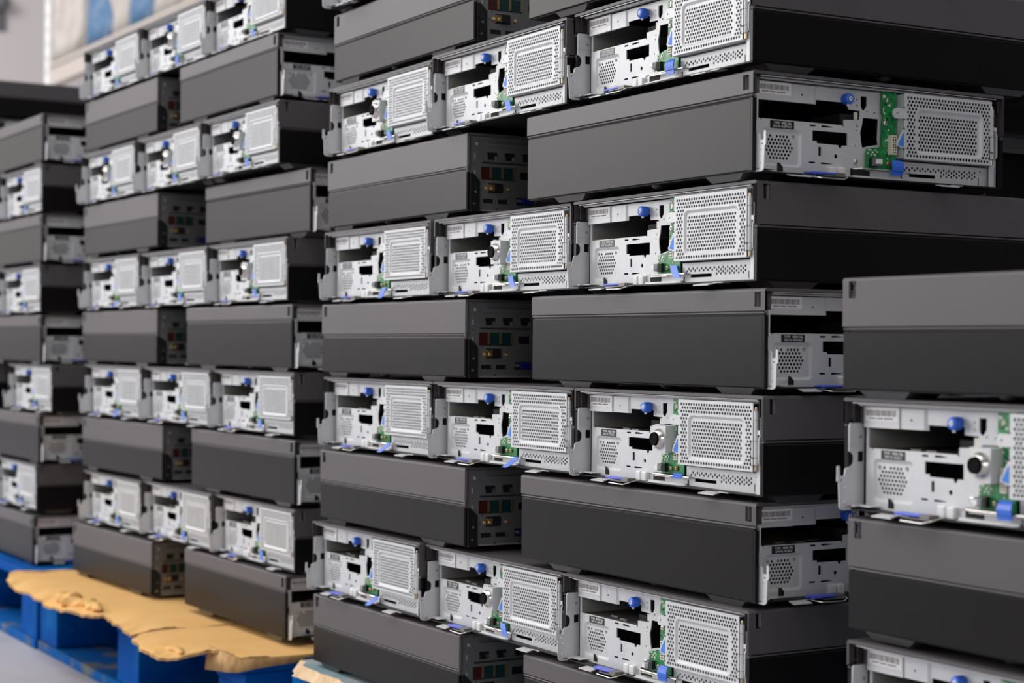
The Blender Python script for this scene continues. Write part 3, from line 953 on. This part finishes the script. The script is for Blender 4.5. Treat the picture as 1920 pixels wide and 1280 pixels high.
def pallet(x0, x1, y0, depth, top, label, splinter=False):
    root = bpy.data.objects.new('wooden_pallet', None)
    COL.objects.link(root)
    cx, cy = (x0 + x1) / 2, y0 + depth / 2
    root.location = (cx, cy, FLOOR)
    tag(root, label, 'pallet', 'blue wooden pallets under the stacks')
    off = (cx * 1000, cy * 1000, FLOOR * 1000)
    X0, X1, Y0, Y1, T, F = x0 * 1000, x1 * 1000, y0 * 1000, (y0 + depth) * 1000, top * 1000, FLOOR * 1000
    wd = (depth * 1000 - 6 * 34) / 7
    for k in range(7):
        q = MB()
        a = Y0 + k * (wd + 34)
        if splinter and k == 0:
            rnd = random.Random(11)
            N = 60
            fr = [(X0 + (X1 - X0) * j / N, a + rnd.uniform(-4, 3) + (16 if j < 2 else 0)) for j in range(N + 1)]
            bot = [(p[0], p[1] - rnd.uniform(9, 18)) for p in fr]
            vs = [(p[0], p[1], T) for p in fr] + [(p[0], p[1], T - 14) for p in bot] + [(p[0], a + wd, T) for p in fr] + [(p[0], a + wd, T - 18) for p in fr]
            m = N + 1
            q.add(vs, [(j, j + 1, m + j + 1, m + j) for j in range(N)], 1)
            q.add(vs, [(j, j + 1, 2 * m + j + 1, 2 * m + j) for j in range(N)], 0)
            q.add(vs, [(m + j, m + j + 1, 3 * m + j + 1, 3 * m + j) for j in range(N)], 0)
            q.add(vs, [(2 * m + j, 2 * m + j + 1, 3 * m + j + 1, 3 * m + j) for j in range(N)], 0)
            q.add(vs, [(0, m, 3 * m, 2 * m), (N, m + N, 3 * m + N, 2 * m + N)], 1)
            me = q.mesh('deck_board', ['palepallet', 'rawwood'], 0, off, True)
            add(root, 'deck_board', me, 'faded deck board with splintered edge')
            continue
        q.box(X0, X1, a, a + wd, T - 18, T)
        add(root, 'deck_board', q.mesh('deck_board', ['palepallet' if splinter else 'pallet'], 2.5, off))
    bw = 112
    for k in range(3):
        a = X0 + k * (X1 - X0 - bw) / 2
        q = MB()
        q.box(a, a + bw, Y0 + 2, Y1 - 2, T - 37, T - 18.4)
        add(root, 'stringer_board', q.mesh('stringer_board', ['pallet'], 2, off))
        for j in range(3):
            c = Y0 + 4 + j * (depth * 1000 - 8 - 140) / 2
            q = MB()
            q.box(a + 2, a + bw - 2, c, c + 140, F + 18.4, T - 37.4)
            add(root, 'block', q.mesh('block', ['pallet'], 2.5, off))
        q = MB()
        if k == 1:
            q.box(a, a + bw, Y0 + 112, Y1 - 112, F, F + 18)
        else:
            q.box(a, a + bw, Y0 + 104, Y1 - 104, F, F + 18)
        add(root, 'bottom_board', q.mesh('bottom_board', ['worn'], 2, off))
    for a in (Y0, Y1 - 100):
        q = MB()
        q.box(X0, X1, a, a + 100, F, F + 18)
        add(root, 'bottom_board', q.mesh('bottom_board', ['worn'], 2, off))
    return root


pallet(-3.15, -2.112, -0.070, 1.0, -0.0112, 'blue wooden pallet under the far left stack')
pallet(-2.104, -1.062, -0.066, 1.0, -0.0150, 'blue wooden pallet with torn cardboard lying on it')
pallet(-1.000, 0.045, -0.022, 1.0, -0.0083, 'faded pallet with splintered front board under the middle stack', True)
pallet(-4.240, -3.200, -0.070, 1.0, 0.0118, 'blue wooden pallet under the stack behind the far left one')
pallet(0.120, 1.160, -0.075, 1.0, -0.0059, 'wooden pallet under the short right-edge stack')


# ------------------------------------------------------------------ torn cardboard sheets under the left stack
class Wave:
    """smooth random line"""
    def __init__(w, seed, step):
        w.r = random.Random(seed)
        w.s = step
        w.t = [w.r.uniform(-1, 1) for _ in range(400)]

    def __call__(w, x):
        x = x / w.s
        k = math.floor(x)
        u = x - k
        u = u * u * (3 - 2 * u)
        return w.t[k % 400] * (1 - u) + w.t[(k + 1) % 400] * u


def card(name, front, back_y, label, zb, rag):
    """front = torn edge from left to right [(x, y, droop)], filled back to back_y; ragged and wavy along the torn edge"""
    wa, wb, wc, wd = Wave(3, .022), Wave(4, .009), Wave(5, .03), Wave(6, .055)
    dense = []
    run = 0.0
    for (xa, ya, da), (xb, yb, db) in zip(front, front[1:]):
        L = math.hypot(xb - xa, yb - ya)
        k = max(2, int(L / 0.004))
        for j in range(k):
            u = j / k
            r = run + L * u
            dense.append((xa + (xb - xa) * u, ya + (yb - ya) * u + rag * (.004 * wa(r * .6) + .0026 * wb(r)), da + (db - da) * u, r))
        run += L
    dense.append((*front[-1], run))
    q = MB()
    rows = [0.0, 0.003, 0.007, 0.013, 0.021, 0.031, 0.043, 0.058, 0.08, 0.12, 0.2, 0.45, 1.0]
    m = len(dense)
    vs = []
    for ri, u in enumerate(rows):
        for (x, y, d, r) in dense:
            yy = y + u if u < .1 else y + .08 + (back_y - y - .08) * (u - .08) / .92
            dist = min(yy - y, .2)
            fall = max(0, 1 - dist / 0.06) ** 2
            fade = max(0, 1 - dist / 0.05)
            z = zb - d * fall + rag * fade * (.003 * wc(r * .7 + dist * .8) + .001 * wb(r * 1.3 + dist)) + (.0012 * abs(wd(r)) if yy < -.01 and dist > 0 else 0)
            vs.append((x * 1000, yy * 1000, z * 1000))
    K = len(rows)
    fs = [(r * m + j, r * m + j + 1, (r + 1) * m + j + 1, (r + 1) * m + j) for r in range(K - 1) for j in range(m - 1)]
    q.add(vs, fs, 0, True)
    low = [(x, y, z - 4.2) for x, y, z in vs]
    q.add(low, fs, 0, True)
    q.add(vs[:m] + [(x, y + 1.2 * wb(x / 700), z) for x, y, z in low[:m]], [(j, j + 1, m + j + 1, m + j) for j in range(m - 1)], 1)
    for c in (0, m - 1):
        q.add([vs[r * m + c] for r in range(K)] + [low[r * m + c] for r in range(K)], [(r, r + 1, K + r + 1, K + r) for r in range(K - 1)], 1)
    xs = [p_[0] for p_ in front]
    off = (sum(xs) / len(xs) * 1000, 100, zb * 1000 - 4.2)
    o = link(name, q.mesh(name, ['card', 'cardedge'], 0, off), None, (off[0] / 1000, off[1] / 1000, off[2] / 1000))
    return tag(o, label, 'cardboard', 'torn cardboard sheets under the stack'), off


c1, off1 = card('cardboard_sheet', [(-2.112, -0.010, 0), (-2.122, -0.060, -.001), (-2.150, -0.100, -.001), (-2.120, -0.122, .004), (-2.00, -0.142, .008), (-1.885, -0.142, .010), (-1.77, -0.143, .012), (-1.672, -0.136, .008),
     (-1.62, -0.128, .010), (-1.585, -0.106, .004), (-1.512, -0.112, .004), (-1.426, -0.125, .006), (-1.378, -0.126, .006), (-1.364, -0.095, 0), (-1.358, -0.03, 0)], 0.5,
     'torn brown cardboard sheet with crumpled edge, left of two under the stack', -0.0098, 1.0)
c2, off2 = card('cardboard_sheet', [(-1.350, -0.050, 0), (-1.340, -0.122, .002), (-1.310, -0.147, .006), (-1.241, -0.154, .008), (-1.180, -0.152, .010), (-1.158, -0.130, .008), (-1.148, -0.085, 0),
     (-1.110, -0.074, 0), (-1.060, -0.071, 0), (-1.054, -0.03, 0), (-1.052, 0.03, 0)], 0.5,
     'torn brown cardboard sheet with drooping flap, right of two under the stack', -0.0099, 0.8)


def lump(parent, off, x0, x1, y, z, r, seed):
    """curled, crumpled strip torn up from the sheet"""
    w1, w2, w3 = Wave(seed, .018), Wave(seed + 1, .011), Wave(seed + 2, .03)
    q = MB()
    n, k = 36, 12
    vs = []
    for i in range(n + 1):
        x = x0 + (x1 - x0) * i / n
        e = math.sin(math.pi * i / n) ** .4
        for j in range(k):
            a = -0.6 + 4.6 * j / (k - 1)
            rr = r * e * (1 + .35 * w1(x + j * .006) + .25 * w2(x * 1.7 - j * .004))
            vs.append((x * 1000 + 3 * w2(x + j), (y + .012 * w3(x)) * 1000 - rr * math.cos(a), z * 1000 + rr * math.sin(a) * .8))
    fs = [(i * k + j, i * k + j + 1, (i + 1) * k + j + 1, (i + 1) * k + j) for i in range(n) for j in range(k - 1)]
    q.add(vs, fs, 0, True)
    o = bpy.data.objects.new('crumpled_edge', q.mesh('crumpled_edge', ['card'], 0, off))
    COL.objects.link(o)
    o.parent = parent
    sd = o.modifiers.new('thickness', 'SOLIDIFY')
    sd.thickness = 0.002


lump(c1, off1, -1.80, -1.66, -0.112, -0.010, 13, 31)
lump(c1, off1, -1.69, -1.60, -0.098, -0.009, 11, 41)
lump(c2, off2, -1.225, -1.160, -0.132, -0.014, 9, 51)
q = MB()   # flap folded down over the pallet corner
top_ = [(-1.172, -.079, -.0080), (-1.13, -.078, -.0076), (-1.09, -.077, -.0078), (-1.053, -.076, -.0082), (-1.047, -.05, -.0088), (-1.046, .02, -.0095)]
drop = [.034, .030, .026, .020, .014, .009]
vs = [(x * 1000, y * 1000, z * 1000) for x, y, z in top_] + [(x * 1000 + (3 if k > 3 else 0), y * 1000 - (4 if k < 4 else 0), (z - d_) * 1000) for k, ((x, y, z), d_) in enumerate(zip(top_, drop))]
q.add(vs, [(j, j + 1, 7 + j, 6 + j) for j in range(5)], 0, True)
fl = bpy.data.objects.new('folded_flap', q.mesh('folded_flap', ['cardedge'], 0, off2))  # darker brown stands in for the shade on the hanging flap
COL.objects.link(fl)
fl.parent = c2
sd = fl.modifiers.new('thickness', 'SOLIDIFY')
sd.thickness = 0.003

# ------------------------------------------------------------------ the hall
q = MB()
q.box(-16000, 9000, -9000, 9000, -60, 0)
tag(link('floor', q.mesh('floor', ['floor']), None, (0, 0, FLOOR)), kind='structure')
q = MB()
q.box(-16100, -16000, -9000, 9000, 0, 6000)
tag(link('wall_left', q.mesh('wall_left', ['wall']), None, (0, 0, FLOOR)), kind='structure')
q = MB()
q.box(-16000, 9000, 9000, 9100, 0, 6000)
tag(link('wall_back', q.mesh('wall_back', ['wall']), None, (0, 0, FLOOR)), kind='structure')

q = MB()
q.box(6500, 6600, -9000, 9000, 0, 6000)
tag(link('added_dark_wall', q.mesh('added_dark_wall', ['darkwall']), None, (0, 0, FLOOR)), kind='structure')  # unseen wall, added to block light and darken reflections on right sides

rack = link('storage_rack', None, None, (-6.0, 2.1, FLOOR))
tag(rack, 'beige storage rack with white post behind the far left stack', 'rack')
zB = 1.905 - FLOOR
for px_, py_ in ((-8.07, 1.66), (-8.07, 2.60), (-4.2, 1.66), (-4.2, 2.60)):
    q = MB()
    q.box(-45, 45, -25, 25, 0, 3200)
    for k in range(40):
        q.box(-12, 12, -26, -25, 60 + k * 75, 80 + k * 75, 1)
    add(rack, 'upright', q.mesh('upright', ['rackpost', 'steel_shade'], 3, ((-6.0 - px_) * 1000, (2.1 - py_) * 1000, 0)), 'white upright post')
for py_ in (1.655, 2.60):
    for zz in (zB - 0.06, 0.35):
        q = MB()
        q.box(-2020, 1750, (py_ - 2.1) * 1000 - 25, (py_ - 2.1) * 1000 + 25, zz * 1000 - 60, zz * 1000 + 50)
        add(rack, 'beam', q.mesh('beam', ['rackbeam'], 4), 'beige cross beam')
for zz in (zB - 0.01, 0.40):
    q = MB()
    for k in range(6):
        q.box(-2000, 1730, -480 + k * 165, -350 + k * 165, zz * 1000 - 18, zz * 1000)
    add(rack, 'shelf_deck', q.mesh('shelf_deck', ['rackbeam']))


def load(name, x0, x1, z0, z1, mt, label, cat, y0=1.625, y1=2.5):
    rnd = random.Random(int(x0 * 1000))
    q = MB()
    nx, nz = 10, 14
    w, h, d = (x1 - x0) * 1000, (z1 - z0) * 1000, (y1 - y0) * 1000
    q.box(-w / 2, w / 2, 0, d, 0, h)
    me = q.mesh(name, [mt])
    bm = bmesh.new()
    bm.from_mesh(me)
    bmesh.ops.subdivide_edges(bm, edges=bm.edges, cuts=9, use_grid_fill=True)
    for v in bm.verts:
        if v.co.z > .02:
            v.co.x *= 1 - rnd.uniform(0, .012) / (w / 2000)
            v.co.y += rnd.uniform(0, .02)
    bmesh.ops.bevel(bm, geom=[e for e in bm.edges if e.calc_face_angle(0) > 1.0], offset=0.012, segments=2, affect='EDGES')
    bm.to_mesh(me)
    bm.free()
    for p in me.polygons:
        p.use_smooth = True
    return tag(link(name, me, None, ((x0 + x1) / 2, y0, z0)), label, cat)


zU, zL = 1.896, 0.245
load('wrapped_bale', -8.00, -7.40, zU, zU + .9, 'wrap', 'beige wrapped bale on the rack shelf, nearest the white post', 'bale')
load('blue_bale', -7.37, -6.99, zU, zU + .9, 'bluewrap', 'blue wrapped bale on the rack shelf, left of two', 'bale')
load('wrapped_bale', -6.97, -6.74, zU, zU + .9, 'wrap', 'narrow beige wrapped bale between the two blue bales', 'bale')
load('blue_bale', -6.71, -6.40, zU, zU + .9, 'bluewrap', 'blue wrapped bale on the rack shelf, right of two', 'bale')
load('wrapped_bale', -6.38, -4.35, zU, zU + .9, 'wrap', 'long beige wrapped bale on the rack shelf above the left stack', 'bale')
load('wrapped_bale', -8.0, -7.3, zL, zL + 1.45, 'wrap', 'beige wrapped bale under the rack beam beside the white post', 'bale')
load('wrapped_bale', -7.26, -4.35, zL, zL + 1.45, 'wrap', 'wide beige wrapped bale under the rack beam behind the left stack', 'bale')

q = MB()
q.lathe((0, 0, 0), (1, 0, 0), [(0, 90), (60, 90), (160, 60), (190, 20)], 20)
q.box(0, 40, -50, 50, -260, 60)
tag(link('wall_fixture', q.mesh('wall_fixture', ['greyp'], 4), None, (-15.999, 3.42, 3.70)), 'small dark fixture mounted high on the far pale wall', 'wall fixture')
